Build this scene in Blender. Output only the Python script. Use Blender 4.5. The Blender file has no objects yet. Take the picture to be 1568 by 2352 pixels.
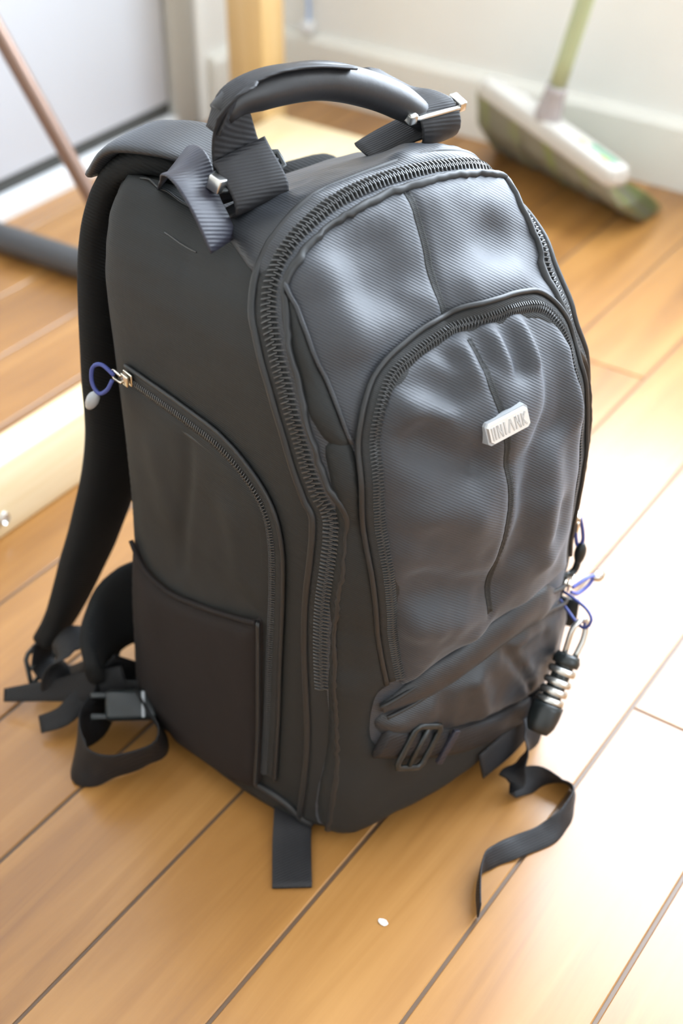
import bpy, bmesh, math, random
import numpy as np
from mathutils import Vector, Matrix, noise
from mathutils.bvhtree import BVHTree
from mathutils.geometry import delaunay_2d_cdt

random.seed(7)
scene = bpy.context.scene
COL = scene.collection
rad = math.radians

# ------------------------------------------------------------------ camera, light, exposure
cam_data = bpy.data.cameras.new('camera')
cam_data.sensor_fit = 'VERTICAL'; cam_data.sensor_height = 36.0
cam_data.lens = 3150 / 2352 * 36.0
cam_data.clip_start = .02
cam = bpy.data.objects.new('camera', cam_data); COL.objects.link(cam)
cam.location = (0, 0, .88)
cam.rotation_euler = (rad(90 - 37.5), 0, rad(34.8))
cam_data.dof.use_dof = True
cam_data.dof.focus_distance = .93
cam_data.dof.aperture_fstop = 4.2
scene.camera = cam

world = bpy.data.worlds.new('overcast_sky'); scene.world = world
world.use_nodes = True
world.node_tree.nodes['Background'].inputs[0].default_value = (.86, .93, 1.0, 1)
world.node_tree.nodes['Background'].inputs[1].default_value = 3.0

def area_light(name, loc, rot, sx, sy, watts, color):
    l = bpy.data.lights.new(name, 'AREA'); l.shape = 'RECTANGLE'; l.size = sx; l.size_y = sy
    l.energy = watts; l.color = color
    o = bpy.data.objects.new(name, l); COL.objects.link(o); o.location = loc; o.rotation_euler = rot
    return o
# daylight entering by the two windows of the room (both outside the picture)
area_light('daylight_back_window', (-.21, 2.06, 1.35), (rad(-90), 0, 0), 1.5, 1.7, 108, (.76, .87, 1.0))
area_light('daylight_right_window', (2.08, .55, 1.45), (0, rad(90), 0), 1.5, 1.9, 7, (.80, .90, 1.0))

scene.view_settings.view_transform = 'Standard'
scene.view_settings.look = 'None'
scene.view_settings.exposure = 0.40
scene.view_settings.gamma = 1.0
scene.view_settings.use_curve_mapping = False

# ------------------------------------------------------------------ materials
def new_mat(name):
    m = bpy.data.materials.new(name); m.use_nodes = True
    return m, m.node_tree, m.node_tree.nodes['Principled BSDF']

def N(nt, kind, **kw):
    n = nt.nodes.new(kind)
    for k, v in kw.items():
        if k in n.inputs: n.inputs[k].default_value = v
        else: setattr(n, k, v)
    return n

def plain(name, col, rough=.5, metal=0., spec=.5, bump=0., bscale=60., vary=0., coat=0.):
    m, nt, p = new_mat(name)
    p.inputs['Base Color'].default_value = (*col, 1); p.inputs['Roughness'].default_value = rough
    p.inputs['Metallic'].default_value = metal; p.inputs['Specular IOR Level'].default_value = spec
    p.inputs['Coat Weight'].default_value = coat
    if bump or vary:
        tc = N(nt, 'ShaderNodeTexCoord'); no = N(nt, 'ShaderNodeTexNoise', Scale=bscale, Detail=4.)
        nt.links.new(tc.outputs['Object'], no.inputs['Vector'])
        if bump:
            b = N(nt, 'ShaderNodeBump', Strength=bump, Distance=.002)
            nt.links.new(no.outputs['Fac'], b.inputs['Height']); nt.links.new(b.outputs[0], p.inputs['Normal'])
        if vary:
            r = N(nt, 'ShaderNodeValToRGB')
            r.color_ramp.elements[0].position = .3; r.color_ramp.elements[1].position = .7
            r.color_ramp.elements[0].color = (*[c * (1 - vary) for c in col], 1); r.color_ramp.elements[1].color = (*[min(1, c * (1 + vary)) for c in col], 1)
            no2 = N(nt, 'ShaderNodeTexNoise', Scale=bscale * .12, Detail=5.)
            nt.links.new(tc.outputs['Object'], no2.inputs['Vector'])
            nt.links.new(no2.outputs['Fac'], r.inputs['Fac']); nt.links.new(r.outputs[0], p.inputs['Base Color'])
    return m

def weave(name, col, rough, pitch=.0019, strength=.35, spec=.5, sheen=0., grad=(.6, 0, .8), dist=.0003):
    """woven cloth: fine diagonal twill (or webbing ribs) as bump, soft broad relief under it"""
    m, nt, p = new_mat(name)
    p.inputs['Base Color'].default_value = (*col, 1); p.inputs['Roughness'].default_value = rough
    p.inputs['Specular IOR Level'].default_value = spec
    p.inputs['Sheen Weight'].default_value = sheen; p.inputs['Sheen Roughness'].default_value = .5
    p.inputs['Sheen Tint'].default_value = (.8, .88, 1, 1)
    tc = N(nt, 'ShaderNodeTexCoord'); dp = N(nt, 'ShaderNodeVectorMath', operation='DOT_PRODUCT')
    k = 2 * math.pi / pitch / math.sqrt(sum(c * c for c in grad)); dp.inputs[1].default_value = [c * k for c in grad]
    nt.links.new(tc.outputs['Object'], dp.inputs[0])
    sn = N(nt, 'ShaderNodeMath', operation='SINE'); nt.links.new(dp.outputs['Value'], sn.inputs[0])
    b = N(nt, 'ShaderNodeBump', Strength=strength, Distance=dist)
    nt.links.new(sn.outputs[0], b.inputs['Height'])
    no = N(nt, 'ShaderNodeTexNoise', Scale=55., Detail=3.)
    nt.links.new(tc.outputs['Object'], no.inputs['Vector'])
    b2 = N(nt, 'ShaderNodeBump', Strength=.12, Distance=.003)
    nt.links.new(no.outputs['Fac'], b2.inputs['Height']); nt.links.new(b.outputs[0], b2.inputs['Normal'])
    nt.links.new(b2.outputs[0], p.inputs['Normal'])
    return m

def wood(name, dark, mid, light, rough, grain=(26, 1.6, 26), coat=.0, worn=None):
    m, nt, p = new_mat(name)
    tc = N(nt, 'ShaderNodeTexCoord'); oi = N(nt, 'ShaderNodeObjectInfo')
    mul = N(nt, 'ShaderNodeVectorMath', operation='MULTIPLY_ADD')
    comb = N(nt, 'ShaderNodeCombineXYZ')
    for i in range(3): nt.links.new(oi.outputs['Random'], comb.inputs[i])
    mul.inputs[1].default_value = (17, 31, 7)
    nt.links.new(comb.outputs[0], mul.inputs[0]); nt.links.new(tc.outputs['Object'], mul.inputs[2])
    mp = N(nt, 'ShaderNodeMapping'); mp.inputs['Scale'].default_value = grain
    nt.links.new(mul.outputs[0], mp.inputs['Vector'])
    n1 = N(nt, 'ShaderNodeTexNoise', Scale=1., Detail=7., Roughness=.62, Distortion=.9)
    nt.links.new(mp.outputs[0], n1.inputs['Vector'])
    mp2 = N(nt, 'ShaderNodeMapping'); mp2.inputs['Scale'].default_value = (7, 2.6, 7)
    nt.links.new(mul.outputs[0], mp2.inputs['Vector'])
    n2 = N(nt, 'ShaderNodeTexNoise', Scale=1., Detail=3., Roughness=.5, Distortion=.4)
    nt.links.new(mp2.outputs[0], n2.inputs['Vector'])
    mixf = N(nt, 'ShaderNodeMath', operation='MULTIPLY_ADD'); mixf.inputs[1].default_value = .55
    half = N(nt, 'ShaderNodeMath', operation='MULTIPLY'); half.inputs[1].default_value = .45
    nt.links.new(n2.outputs['Fac'], half.inputs[0])
    nt.links.new(n1.outputs['Fac'], mixf.inputs[0]); nt.links.new(half.outputs[0], mixf.inputs[2])
    shift = N(nt, 'ShaderNodeMath', operation='MULTIPLY_ADD'); shift.inputs[1].default_value = .12
    nt.links.new(oi.outputs['Random'], shift.inputs[0]); nt.links.new(mixf.outputs[0], shift.inputs[2])
    r = N(nt, 'ShaderNodeValToRGB')
    e = r.color_ramp.elements; e[0].position = .36; e[0].color = (*dark, 1); e[1].position = .74; e[1].color = (*light, 1)
    x = e.new(.55); x.color = (*mid, 1)
    nt.links.new(shift.outputs[0], r.inputs['Fac'])
    nt.links.new(r.outputs[0], p.inputs['Base Color'])
    rr = N(nt, 'ShaderNodeMapRange'); rr.inputs['To Min'].default_value = rough * .8; rr.inputs['To Max'].default_value = rough * 1.25
    nt.links.new(n2.outputs['Fac'], rr.inputs['Value']); nt.links.new(rr.outputs[0], p.inputs['Roughness'])
    p.inputs['Coat Weight'].default_value = coat; p.inputs['Coat Roughness'].default_value = .22
    b = N(nt, 'ShaderNodeBump', Strength=.18, Distance=.0015)
    nt.links.new(n1.outputs['Fac'], b.inputs['Height']); nt.links.new(b.outputs[0], p.inputs['Normal'])
    return m

M = {}
M['floor'] = wood('honey_floor_wood', (.21, .088, .022), (.345, .158, .038), (.46, .232, .068), .38, coat=.5)
M['gap'] = plain('dusty_floor_gap', (.13, .078, .045), .42)
M['pine'] = wood('pale_pine', (.70, .52, .27), (.80, .64, .39), (.87, .74, .52), .5, grain=(30, 2, 30))
M['pine_post'] = wood('honey_pine', (.60, .38, .15), (.70, .47, .21), (.78, .57, .30), .5, grain=(30, 30, 2))
M['wall'] = plain('cream_wall_paint', (.83, .815, .765), .8, bump=.25, bscale=18, vary=.03)
M['base'] = plain('cream_baseboard_paint', (.80, .78, .71), .55, bump=.15, bscale=14, vary=.03)
M['door'] = plain('grey_white_door_paint', (.50, .515, .55), .5, bump=.08, bscale=9, vary=.02)
M['jamb'] = plain('grey_jamb_shade', (.47, .46, .42), .6)  # the shade on the rebated jamb is put into this grey
M['sill'] = plain('worn_white_sill_paint', (.76, .77, .78), .6, bump=.4, bscale=22, vary=.16)
M['gap_and_thread'] = plain('dark_gap_shade_and_thread', (.05, .05, .045), .8)  # dark colour for the shade in the door gaps, also for thread
M['ceiling'] = plain('ceiling_white', (.88, .88, .87), .9)
M['nylon'] = weave('black_front_nylon', (.0225, .025, .031), .58, pitch=.0018, strength=.28, spec=.6, sheen=.20)
M['nylon_side'] = weave('matt_black_side_nylon', (.016, .0175, .0175), .66, pitch=.0014, strength=.15, spec=.35)
M['nylon_top'] = weave('black_top_nylon', (.016, .018, .022), .46, pitch=.0016, strength=.2, spec=.6, sheen=.05)
M['stretch'] = weave('brown_black_stretch_cloth', (.0155, .0120, .0113), .8, pitch=.0012, strength=.2, spec=.25)
M['mesh'] = weave('black_mesh_padding', (.012, .0125, .0125), .85, pitch=.0024, strength=.5, spec=.2)
M['webbing'] = weave('black_webbing', (.0145, .0142, .016), .58, pitch=.0020, strength=.3, grad=(.2, .8, .55), spec=.4)
M['webbing_black'] = weave('jet_black_webbing', (.012, .012, .013), .62, pitch=.0020, strength=.4, grad=(.2, .8, .55), spec=.3)
M['webbing_blue'] = weave('navy_black_webbing', (.020, .020, .031), .5, pitch=.0026, strength=.28, grad=(.1, .75, .65), spec=.5)
M['tape'] = weave('zip_tape', (.014, .015, .015), .72, pitch=.0012, strength=.2)
M['coil'] = plain('black_zip_coil', (.060, .060, .060), .28)
M['piping'] = plain('black_piping', (.017, .018, .019), .5)
M['plastic'] = plain('black_plastic', (.014, .018, .019), .32)
M['pad'] = plain('black_handle_rubber', (.020, .020, .022), .42, bump=.1, bscale=120)
M['steel'] = plain('brushed_steel', (.62, .62, .60), .28, metal=1.)
M['nickel'] = plain('nickel_slider', (.70, .66, .58), .25, metal=1.)
M['badge'] = plain('silver_badge', (.80, .81, .81), .34, metal=.85)
M['badge_dark'] = plain('badge_groove', (.55, .56, .56), .45, metal=.7)
M['clear'] = plain('grey_plastic_rim', (.36, .38, .40), .25)
M['cord'] = plain('blue_cord', (.055, .075, .27), .55, bump=.3, bscale=900)
M['cord_light'] = plain('bright_blue_cord', (.12, .15, .52), .5, bump=.3, bscale=900)
M['taupe'] = plain('taupe_broom_plastic', (.52, .49, .44), .45, vary=.06, bscale=30)
M['collar'] = plain('grey_broom_collar', (.36, .32, .31), .45)
M['handle_green'] = plain('sage_green_metal', (.42, .46, .27), .4, vary=.04, bscale=30)
M['bristle'] = plain('grey_bristle', (.34, .35, .29), .6)
M['bristle_green'] = plain('green_bristle', (.36, .44, .19), .6)
M['print_green'] = plain('green_sticker', (.10, .27, .16), .5)
M['print_lime'] = plain('lime_print', (.50, .58, .18), .5)
M['pole'] = plain('brown_metal', (.23, .15, .115), .34, metal=.55)
M['tube'] = plain('dark_grey_tube', (.070, .070, .071), .45)
M['white'] = plain('white_plastic', (.80, .80, .80), .35)
M['blue'] = plain('pale_blue_cable', (.42, .55, .80), .5)
M['fleck'] = plain('white_fleck', (.85, .85, .82), .8)

# ------------------------------------------------------------------ mesh helpers
def link(name, mesh, mat, parent=None, smooth=False, loc=(0, 0, 0), rot=(0, 0, 0)):
    o = bpy.data.objects.new(name, mesh); COL.objects.link(o)
    if mat is not None: mesh.materials.append(mat)
    if smooth:
        for p in mesh.polygons: p.use_smooth = True
    o.location = loc; o.rotation_euler = rot
    if parent is not None: o.parent = parent
    return o

def from_bm(name, bm, mat, parent=None, smooth=False, loc=(0, 0, 0), rot=(0, 0, 0)):
    me = bpy.data.meshes.new(name); bm.normal_update(); bm.to_mesh(me); bm.free()
    return link(name, me, mat, parent, smooth, loc, rot)

def from_py(name, v, f, mat, parent=None, smooth=False, loc=(0, 0, 0), rot=(0, 0, 0)):
    me = bpy.data.meshes.new(name); me.from_pydata([tuple(x) for x in v], [], f); me.update()
    return link(name, me, mat, parent, smooth, loc, rot)

def tag(o, label, cat, group=None):
    o['label'] = label; o['category'] = cat
    if group: o['group'] = group
    return o

def structure(o, label=None, cat=None):
    o['kind'] = 'structure'
    if label: o['label'] = label
    if cat: o['category'] = cat
    return o

def empty(name, loc=(0, 0, 0), rot=(0, 0, 0)):
    o = bpy.data.objects.new(name, None); COL.objects.link(o); o.location = loc; o.rotation_euler = rot
    o.empty_display_size = .05
    return o

def add_box(bm, lo, hi, bevel=0., mtx=None):
    vs = [bm.verts.new((x, y, z)) for x in (lo[0], hi[0]) for y in (lo[1], hi[1]) for z in (lo[2], hi[2])]
    fs = [bm.faces.new([vs[i] for i in q]) for q in ((0, 1, 3, 2), (4, 6, 7, 5), (0, 4, 5, 1), (2, 3, 7, 6), (0, 2, 6, 4), (1, 5, 7, 3))]
    if bevel:
        es = list({e for f in fs for e in f.edges})
        r = bmesh.ops.bevel(bm, geom=es, offset=bevel, segments=2, affect='EDGES', profile=.5)
        vs = list({v for f in r['faces'] for v in f.verts} | {v for v in vs if v.is_valid})
    if mtx is not None:
        for v in vs: v.co = mtx @ v.co
    return vs

def box_obj(name, lo, hi, mat, parent=None, bevel=0., loc=(0, 0, 0), rot=(0, 0, 0), mtx=None):
    bm = bmesh.new(); add_box(bm, lo, hi, bevel, mtx)
    return from_bm(name, bm, mat, parent, bevel > 0, loc, rot)

def smooth_path(pts, step=.004, closed=False):
    """Catmull-Rom through the points, resampled about every `step`"""
    P = [Vector(p) for p in pts]
    out = []
    n = len(P)
    for i in range(n if closed else n - 1):
        p1, p2 = P[i], P[(i + 1) % n]
        p0 = P[i - 1] if (i > 0 or closed) else p1 * 2 - p2
        p3 = P[(i + 2) % n] if (i + 2 < n or closed) else p2 * 2 - p1
        k = max(2, int((p2 - p1).length / step))
        for j in range(k):
            t = j / k
            out.append(.5 * ((2 * p1) + (p2 - p0) * t + (2 * p0 - 5 * p1 + 4 * p2 - p3) * t * t + (3 * p1 - p0 - 3 * p2 + p3) * t ** 3))
    if not closed: out.append(P[-1].copy())
    return out

def even_path(pts, step):
    """the same path at equal arc lengths"""
    P = smooth_path(pts, step * .5)
    out = [P[0].copy()]; acc = 0.
    for a, b in zip(P, P[1:]):
        L = (b - a).length
        while L > 0 and acc + L >= step:
            a = a + (b - a) * ((step - acc) / L); L = (b - a).length; acc = 0.; out.append(a.copy())
        acc += L
    return out

def tangents(P, closed=False):
    n = len(P); T = []
    for i in range(n):
        a = P[i - 1] if (i or closed) else P[0]
        b = P[(i + 1) % n] if (i < n - 1 or closed) else P[-1]
        d = b - a
        T.append(d.normalized() if d.length > 1e-9 else Vector((0, 0, 1)))
    return T

def sweep(bm, P, frames, section, caps=True, closed=False):
    """section: list of (x, y) per ring or one list; frames: (x_axis, y_axis) per ring"""
    rings = []
    for i, p in enumerate(P):
        X, Y = frames[i]; s = section[i] if isinstance(section[0][0], (tuple, list)) else section
        rings.append([bm.verts.new(p + X * a + Y * b) for a, b in s])
    m = len(rings[0]); R = len(rings)
    for k in range(R if closed else R - 1):
        A, B = rings[k], rings[(k + 1) % R]
        for i in range(m):
            j = (i + 1) % m
            bm.faces.new((A[i], A[j], B[j], B[i]))
    if caps and not closed:
        bm.faces.new(rings[0][::-1]); bm.faces.new(rings[-1])

def circle(r, n=10, ry=None):
    ry = r if ry is None else ry
    return [(r * math.cos(2 * math.pi * i / n), ry * math.sin(2 * math.pi * i / n)) for i in range(n)]

def pill(w, h, n=20, e=3.2):
    out = []
    for i in range(n):
        a = 2 * math.pi * i / n; c, s = math.cos(a), math.sin(a)
        r = (abs(c) ** e + abs(s) ** e) ** (-1 / e)
        out.append((c * r * w / 2, s * r * h / 2))
    return out

def tube_obj(name, pts, r, mat, parent=None, n=10, step=.004, closed=False, radii=None, up=Vector((.13, .21, .97)), ry=None):
    P = smooth_path(pts, step, closed); T = tangents(P, closed); fr = []
    X = up.cross(T[0])
    X = X.normalized() if X.length > 1e-4 else Vector((1, 0, 0))
    for t in T:
        X = (X - t * X.dot(t)).normalized(); fr.append((X, t.cross(X)))
    bm = bmesh.new()
    if radii:
        k = len(P) - 1
        def rr(i):
            u = i / k * (len(radii) - 1); j = min(int(u), len(radii) - 2)
            return radii[j] + (radii[j + 1] - radii[j]) * (u - j)
        sec = [circle(rr(i), n) for i in range(len(P))]
    else: sec = circle(r, n, ry)
    sweep(bm, P, fr, sec, closed=closed)
    return from_bm(name, bm, mat, parent, True)

def ribbon_obj(name, pts, width, thick, mat, parent=None, step=.004, across=None, widths=None, e=8., n=16):
    """webbing: pts may carry their own width direction as a second item"""
    raw = [(Vector(p[0]), Vector(p[1])) if isinstance(p[0], (tuple, list)) else (Vector(p), Vector(across)) for p in pts]
    P = smooth_path([r[0] for r in raw], step); A = smooth_path([r[1].normalized() * .1 for r in raw], 1e9)
    # interpolate the width directions along the arc of the control points
    D = []
    n_seg = len(raw) - 1
    lens = [max(2, int((raw[i + 1][0] - raw[i][0]).length / step)) for i in range(n_seg)]
    for i in range(n_seg):
        for j in range(lens[i]):
            t = j / lens[i]; t = t * t * (3 - 2 * t)
            D.append((raw[i][1].normalized() * (1 - t) + raw[i + 1][1].normalized() * t).normalized())
    D.append(raw[-1][1].normalized())
    T = tangents(P); fr = []; sec = []
    K = len(P)
    for i in range(K):
        X = (D[i] - T[i] * D[i].dot(T[i])).normalized(); fr.append((X, T[i].cross(X)))
        w = width
        if widths:
            u = i / max(1, K - 1) * (len(widths) - 1); j = min(int(u), len(widths) - 2); w = widths[j] + (widths[j + 1] - widths[j]) * (u - j)
        sec.append(pill(w, thick, n, e))
    bm = bmesh.new(); sweep(bm, P, fr, sec)
    return from_bm(name, bm, mat, parent, True)


# ------------------------------------------------------------------ the room
XL, YB, XR, YF, ZC = -1.457, 1.904, 2.0, -1.7, 2.6
# floor: a dark bed with every board laid on it
floor = structure(box_obj('floor', (XL - .2, YF, -.06), (XR, YB + .1, -.0016), M['gap']),
                  'honey coloured wooden board floor under the backpack', 'floor')
PITCH = .1126; SEAM0 = -.1672
def board(x0, x1, y0, y1, k):
    g = .0016; c = .0009; z = random.uniform(-.0003, .0003)
    hx, hy = (x1 - x0) / 2 - g, (y1 - y0) / 2 - .0008
    v = []
    for zz, i in ((-.0015, 0.), (z - c, 0.), (z, c)):
        v += [(-hx + i, -hy + i, zz), (hx - i, -hy + i, zz), (hx - i, hy - i, zz), (-hx + i, hy - i, zz)]
    f = [(3, 2, 1, 0), (8, 9, 10, 11)]
    for r in (0, 4):
        for i in range(4):
            j = (i + 1) % 4; f.append((r + i, r + j, r + 4 + j, r + 4 + i))
    from_py('plank', v, f, M['floor'], floor, loc=((x0 + x1) / 2, (y0 + y1) / 2, 0))
joints = {0: [.855, -.9], -3: [1.368, -.3], 1: [.2, 1.5], -1: [-.5], -2: [-.2], 2: [.75, -.8]}
for k in range(-12, 20):
    x0 = SEAM0 + (k - 1) * PITCH; x1 = x0 + PITCH
    x0 = max(x0, XL); x1 = min(x1, XR)
    if x1 - x0 < .01: continue
    js = joints.get(k, [random.uniform(-1.2, -.3)])
    ys = [YF] + sorted(js) + [YB]
    for y0, y1 in zip(ys, ys[1:]): board(x0, x1, y0, y1, k)

def wall(name, boxes, label, mat=None):
    bm = bmesh.new()
    for lo, hi in boxes: add_box(bm, lo, hi)
    return structure(from_bm(name, bm, mat or M['wall']), label, 'wall')
WX0, WX1, WZ0, WZ1 = -.96, .54, .50, 2.20
wall('wall_back', [((XL - .12, YB, -.06), (WX0, YB + .12, ZC)), ((WX1, YB, -.06), (XR + .12, YB + .12, ZC)),
                   ((WX0, YB, -.06), (WX1, YB + .12, WZ0)), ((WX0, YB, WZ1), (WX1, YB + .12, ZC))], 'cream painted wall behind the broom')
VY0, VY1, VZ0, VZ1 = -.20, 1.30, .50, 2.40
wall('wall_right', [((XR, YF, -.06), (XR + .12, VY0, ZC)), ((XR, VY1, -.06), (XR + .12, YB, ZC)),
                    ((XR, VY0, -.06), (XR + .12, VY1, VZ0)), ((XR, VY0, VZ1), (XR + .12, VY1, ZC))], 'cream wall of the room opposite the door')
wall('wall_front', [((XL - .12, YF - .12, -.06), (XR + .12, YF, ZC))], 'cream wall at the near end of the room')
structure(box_obj('ceiling', (XL - .12, YF - .12, ZC), (XR + .12, YB + .12, ZC + .1), M['ceiling']), 'white ceiling above the room', 'ceiling')
# left wall with the doorway
DY0, DY1, DZ = .74, 1.690, 2.06
wall('wall_left', [((XL - .14, YF, -.06), (XL, DY0, ZC)), ((XL - .14, DY1, -.06), (XL, YB, ZC)), ((XL - .14, DY0, DZ), (XL, DY1, ZC))],
     'cream wall beside the pale grey door')
# windows (out of the picture)
def window(name, axis, at, u0, u1, z0, z1, label):
    w = structure(empty(name), label, 'window')
    def bar(nm, ua, ub, za, zb, d=.05):
        lo, hi = ((ua, at, za), (ub, at + d, zb)) if axis == 'x' else ((at, ua, za), (at + d, ub, zb))
        box_obj(nm, lo, hi, M['white'], w, .004)
    t = .045
    bar('window_frame', u0, u0 + t, z0, z1); bar('window_frame', u1 - t, u1, z0, z1)
    bar('window_frame', u0 + t, u1 - t, z0, z0 + t); bar('window_frame', u0 + t, u1 - t, z1 - t, z1)
    m = (u0 + u1) / 2; bar('mullion', m - .02, m + .02, z0 + t, z1 - t, .04)
    return w
window('window_1', 'x', YB + .04, WX0, WX1, WZ0, WZ1, 'white framed window in the back wall')
window('window_2', 'y', XR + .04, VY0, VY1, VZ0, VZ1, 'white framed window in the right wall')

# baseboards
def baseboard(name, axis, u0, u1, at, sgn, label):
    prof = [(0, 0), (.017, 0), (.017, .094), (.010, .105), (0, .105)]
    v = []; 
    for u in (u0, u1):
        for d, z in prof:
            v.append((u, at + sgn * d, z) if axis == 'x' else (at + sgn * d, u, z))
    f = [tuple(range(5))[::-1], tuple(range(5, 10))] + [(i, (i + 1) % 5, 5 + (i + 1) % 5, 5 + i) for i in range(5)]
    o = from_py(name, v, f, M['base'])
    bm = bmesh.new(); bm.from_mesh(o.data); bmesh.ops.recalc_face_normals(bm, faces=bm.faces); bm.to_mesh(o.data); bm.free()
    return structure(o, label, 'baseboard')
baseboard('baseboard_back', 'x', XL, XR, YB, -1, 'cream painted baseboard behind the broom')
baseboard('baseboard_right', 'y', YF, YB - .017, XR, -1, 'cream baseboard along the right wall')
baseboard('baseboard_left', 'y', DY1 + .02, YB - .017, XL, 1, 'short cream baseboard between the door and the corner')

# door: slab, frame, sill
door = structure(empty('door_1', (XL, (DY0 + DY1) / 2, 0)), 'pale grey painted door with a dark gap beneath it', 'door')
dy = (DY0 + DY1) / 2
def dbox(name, lo, hi, mat, bev=0.):
    return box_obj(name, (lo[0] - XL, lo[1] - dy, lo[2]), (hi[0] - XL, hi[1] - dy, hi[2]), mat, door, bev)
dbox('door_slab', (XL - .055, DY0 + .05, .053), (XL - .012, 1.622, DZ - .04), M['door'], .002)
dbox('under_door_shade', (XL - .06, DY0 + .05, .031), (XL - .016, 1.63, .053), M['gap_and_thread'])  # dark strip put in for the shade under the slab
dbox('door_frame', (XL - .13, 1.628, 0), (XL - .004, DY1, DZ), M['jamb'], .003)
dbox('door_frame', (XL - .13, DY0, 0), (XL - .004, DY0 + .048, DZ), M['jamb'], .003)
dbox('door_frame', (XL - .13, DY0 + .048, DZ - .038), (XL - .004, 1.628, DZ), M['jamb'], .003)
dbox('door_gap', (XL - .06, 1.622, .047), (XL - .04, 1.628, DZ - .04), M['gap_and_thread'])
dbox('door_sill', (XL - .13, DY0 + .048, -.005), (XL + .004, 1.628, .031), M['sill'], .004)

# ------------------------------------------------------------------ pine frame behind the bag
pf = tag(empty('pine_frame', (-1.10, 1.58, 0)), 'pale pine timber frame with a tall post and low beams on the floor', 'wooden frame')
def pbox(name, lo, hi, bev=.004, mat='pine'):
    ox, oy = -1.10, 1.58
    c = [(lo[i] + hi[i]) / 2 for i in range(3)]; h = [(hi[i] - lo[i]) / 2 for i in range(3)]
    return box_obj(name, [-x for x in h], h, M[mat], pf, bev, loc=(c[0] - ox, c[1] - oy, c[2]))
post = pbox('post', (-1.368, 1.655, 0), (-1.297, 1.712, 1.60), mat='pine_post')
beam = pbox('side_beam', (-.957, .12, 0), (-.915, 1.60, .085))
pbox('base_board', (-1.297, 1.49, 0), (-.957, 1.685, .052))
def bolt(parent, x, y, z):
    bm = bmesh.new()
    r = bmesh.ops.create_cone(bm, cap_ends=True, segments=16, radius1=.0075, radius2=.006, depth=.004)
    bmesh.ops.inset_individual(bm, faces=[f for f in bm.faces if f.normal.z > .9 and len(f.verts) > 4], thickness=.0022, depth=-.002)
    return from_bm('bolt', bm, M['steel'], parent, False, (x, y, z), (0, rad(90), 0))
bolt(beam, .0225, .712 - .86, .023 - .0425)

# ------------------------------------------------------------------ metal stand at the left edge
st = tag(empty('metal_stand', (-1.17, 1.172, 0)), 'slim brown metal pole leaning up from a dark grey floor tube', 'stand')
def sv(p): return (p[0] + 1.17, p[1] - 1.172, p[2])
tube_obj('floor_tube', [sv((-1.43, 1.163, .021)), sv((-1.30, 1.168, .021)), sv((-1.13, 1.174, .021))], .0195, M['tube'], st, 20, .02)
hub = box_obj('hub', (-.026, -.030, .0), (.026, .030, .052), M['tube'], st, .008, loc=sv((-1.15, 1.173, .002)))
tube_obj('pole', [sv((-1.150, 1.173, .04)), sv((-1.274, 1.119, .335)), sv((-1.40, 1.064, .635)), sv((-1.437, 1.048, .72))], .0105, M['pole'], st, 16, .02)
tube_obj('pole_grip', [sv((-1.425, 1.053, .69)), sv((-1.437, 1.048, .72))], .0125, M['tube'], st, 16, .01)

# ------------------------------------------------------------------ broom
br = tag(empty('broom', (-.86, 1.80, 0)), 'green handled push broom with grey bristles leaning on the cream wall', 'broom')
def bv(p): return Vector(p) - Vector((-.86, 1.80, 0))
HL, HR = Vector((-.962, 1.775, .138)), Vector((-.715, 1.700, .086))      # head axis, left and right end (mid-width)
ax = (HR - HL); hl = ax.length; ax.normalize()
hdl = Vector((.20, .065, .97)).normalized()
upb = (hdl - ax * hdl.dot(ax)).normalized(); wd = upb.cross(ax).normalized()
mid = (HL + HR) / 2
HM = Matrix((ax, wd, upb)).transposed().to_4x4(); HM.translation = bv(mid)
bm = bmesh.new()
outl = []
hw = .022; hx = hl / 2 + .012
for sx, sy in ((1, 1), (-1, 1), (-1, -1), (1, -1)):
    for k in range(7):
        a0 = {(1, 1): 0, (-1, 1): 90, (-1, -1): 180, (1, -1): 270}[(sx, sy)] + 15 * k
        outl.append((sx * (hx - .014) + .014 * math.cos(rad(a0)), sy * (hw - .014) + .014 * math.sin(rad(a0))))
levels = [(-.010, .985), (-.008, 1.), (.004, 1.), (.010, .97), (.013, .90), (.015, .75)]
rings = [[bm.verts.new((x * (s if abs(s) > .95 else 1 - (1 - s) * .25), y * s, z)) for x, y in outl] for z, s in levels]
for A, B in zip(rings, rings[1:]):
    for i in range(len(outl)): bm.faces.new((A[i], A[(i + 1) % len(outl)], B[(i + 1) % len(outl)], B[i]))
bm.faces.new(rings[0][::-1]); bm.faces.new(rings[-1])
for v in bm.verts: v.co = HM @ v.co
head = from_bm('head_block', bm, M['taupe'], br, True)
for nm, mt, x0, x1, y0, y1 in (('sticker', 'print_green', .070, .122, -.001, .011), ('sticker', 'print_lime', .050, .068, -.009, .003), ('sticker', 'print_lime', .100, .116, -.013, -.004)):
    box_obj(nm, (x0, y0, .0147), (x1, y1, .0156), M[mt], head, 0, mtx=HM)
sock0 = HM @ Vector((-.015, 0, .010))
tube_obj('socket', [sock0, sock0 + hdl * .028, sock0 + hdl * .052], .02, M['collar'], br, 18, .006, radii=[.0215, .0190, .0165, .0155])
tube_obj('broom_handle', [sock0 + hdl * .045, sock0 + hdl * .3, sock0 + hdl * .58], .0125, M['handle_green'], br, 18, .05)
tube_obj('hanging_cap', [sock0 + hdl * .57, sock0 + hdl * .59, sock0 + hdl * .615], .0135, M['collar'], br, 18, .01, radii=[.0145, .0145, .010])
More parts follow.
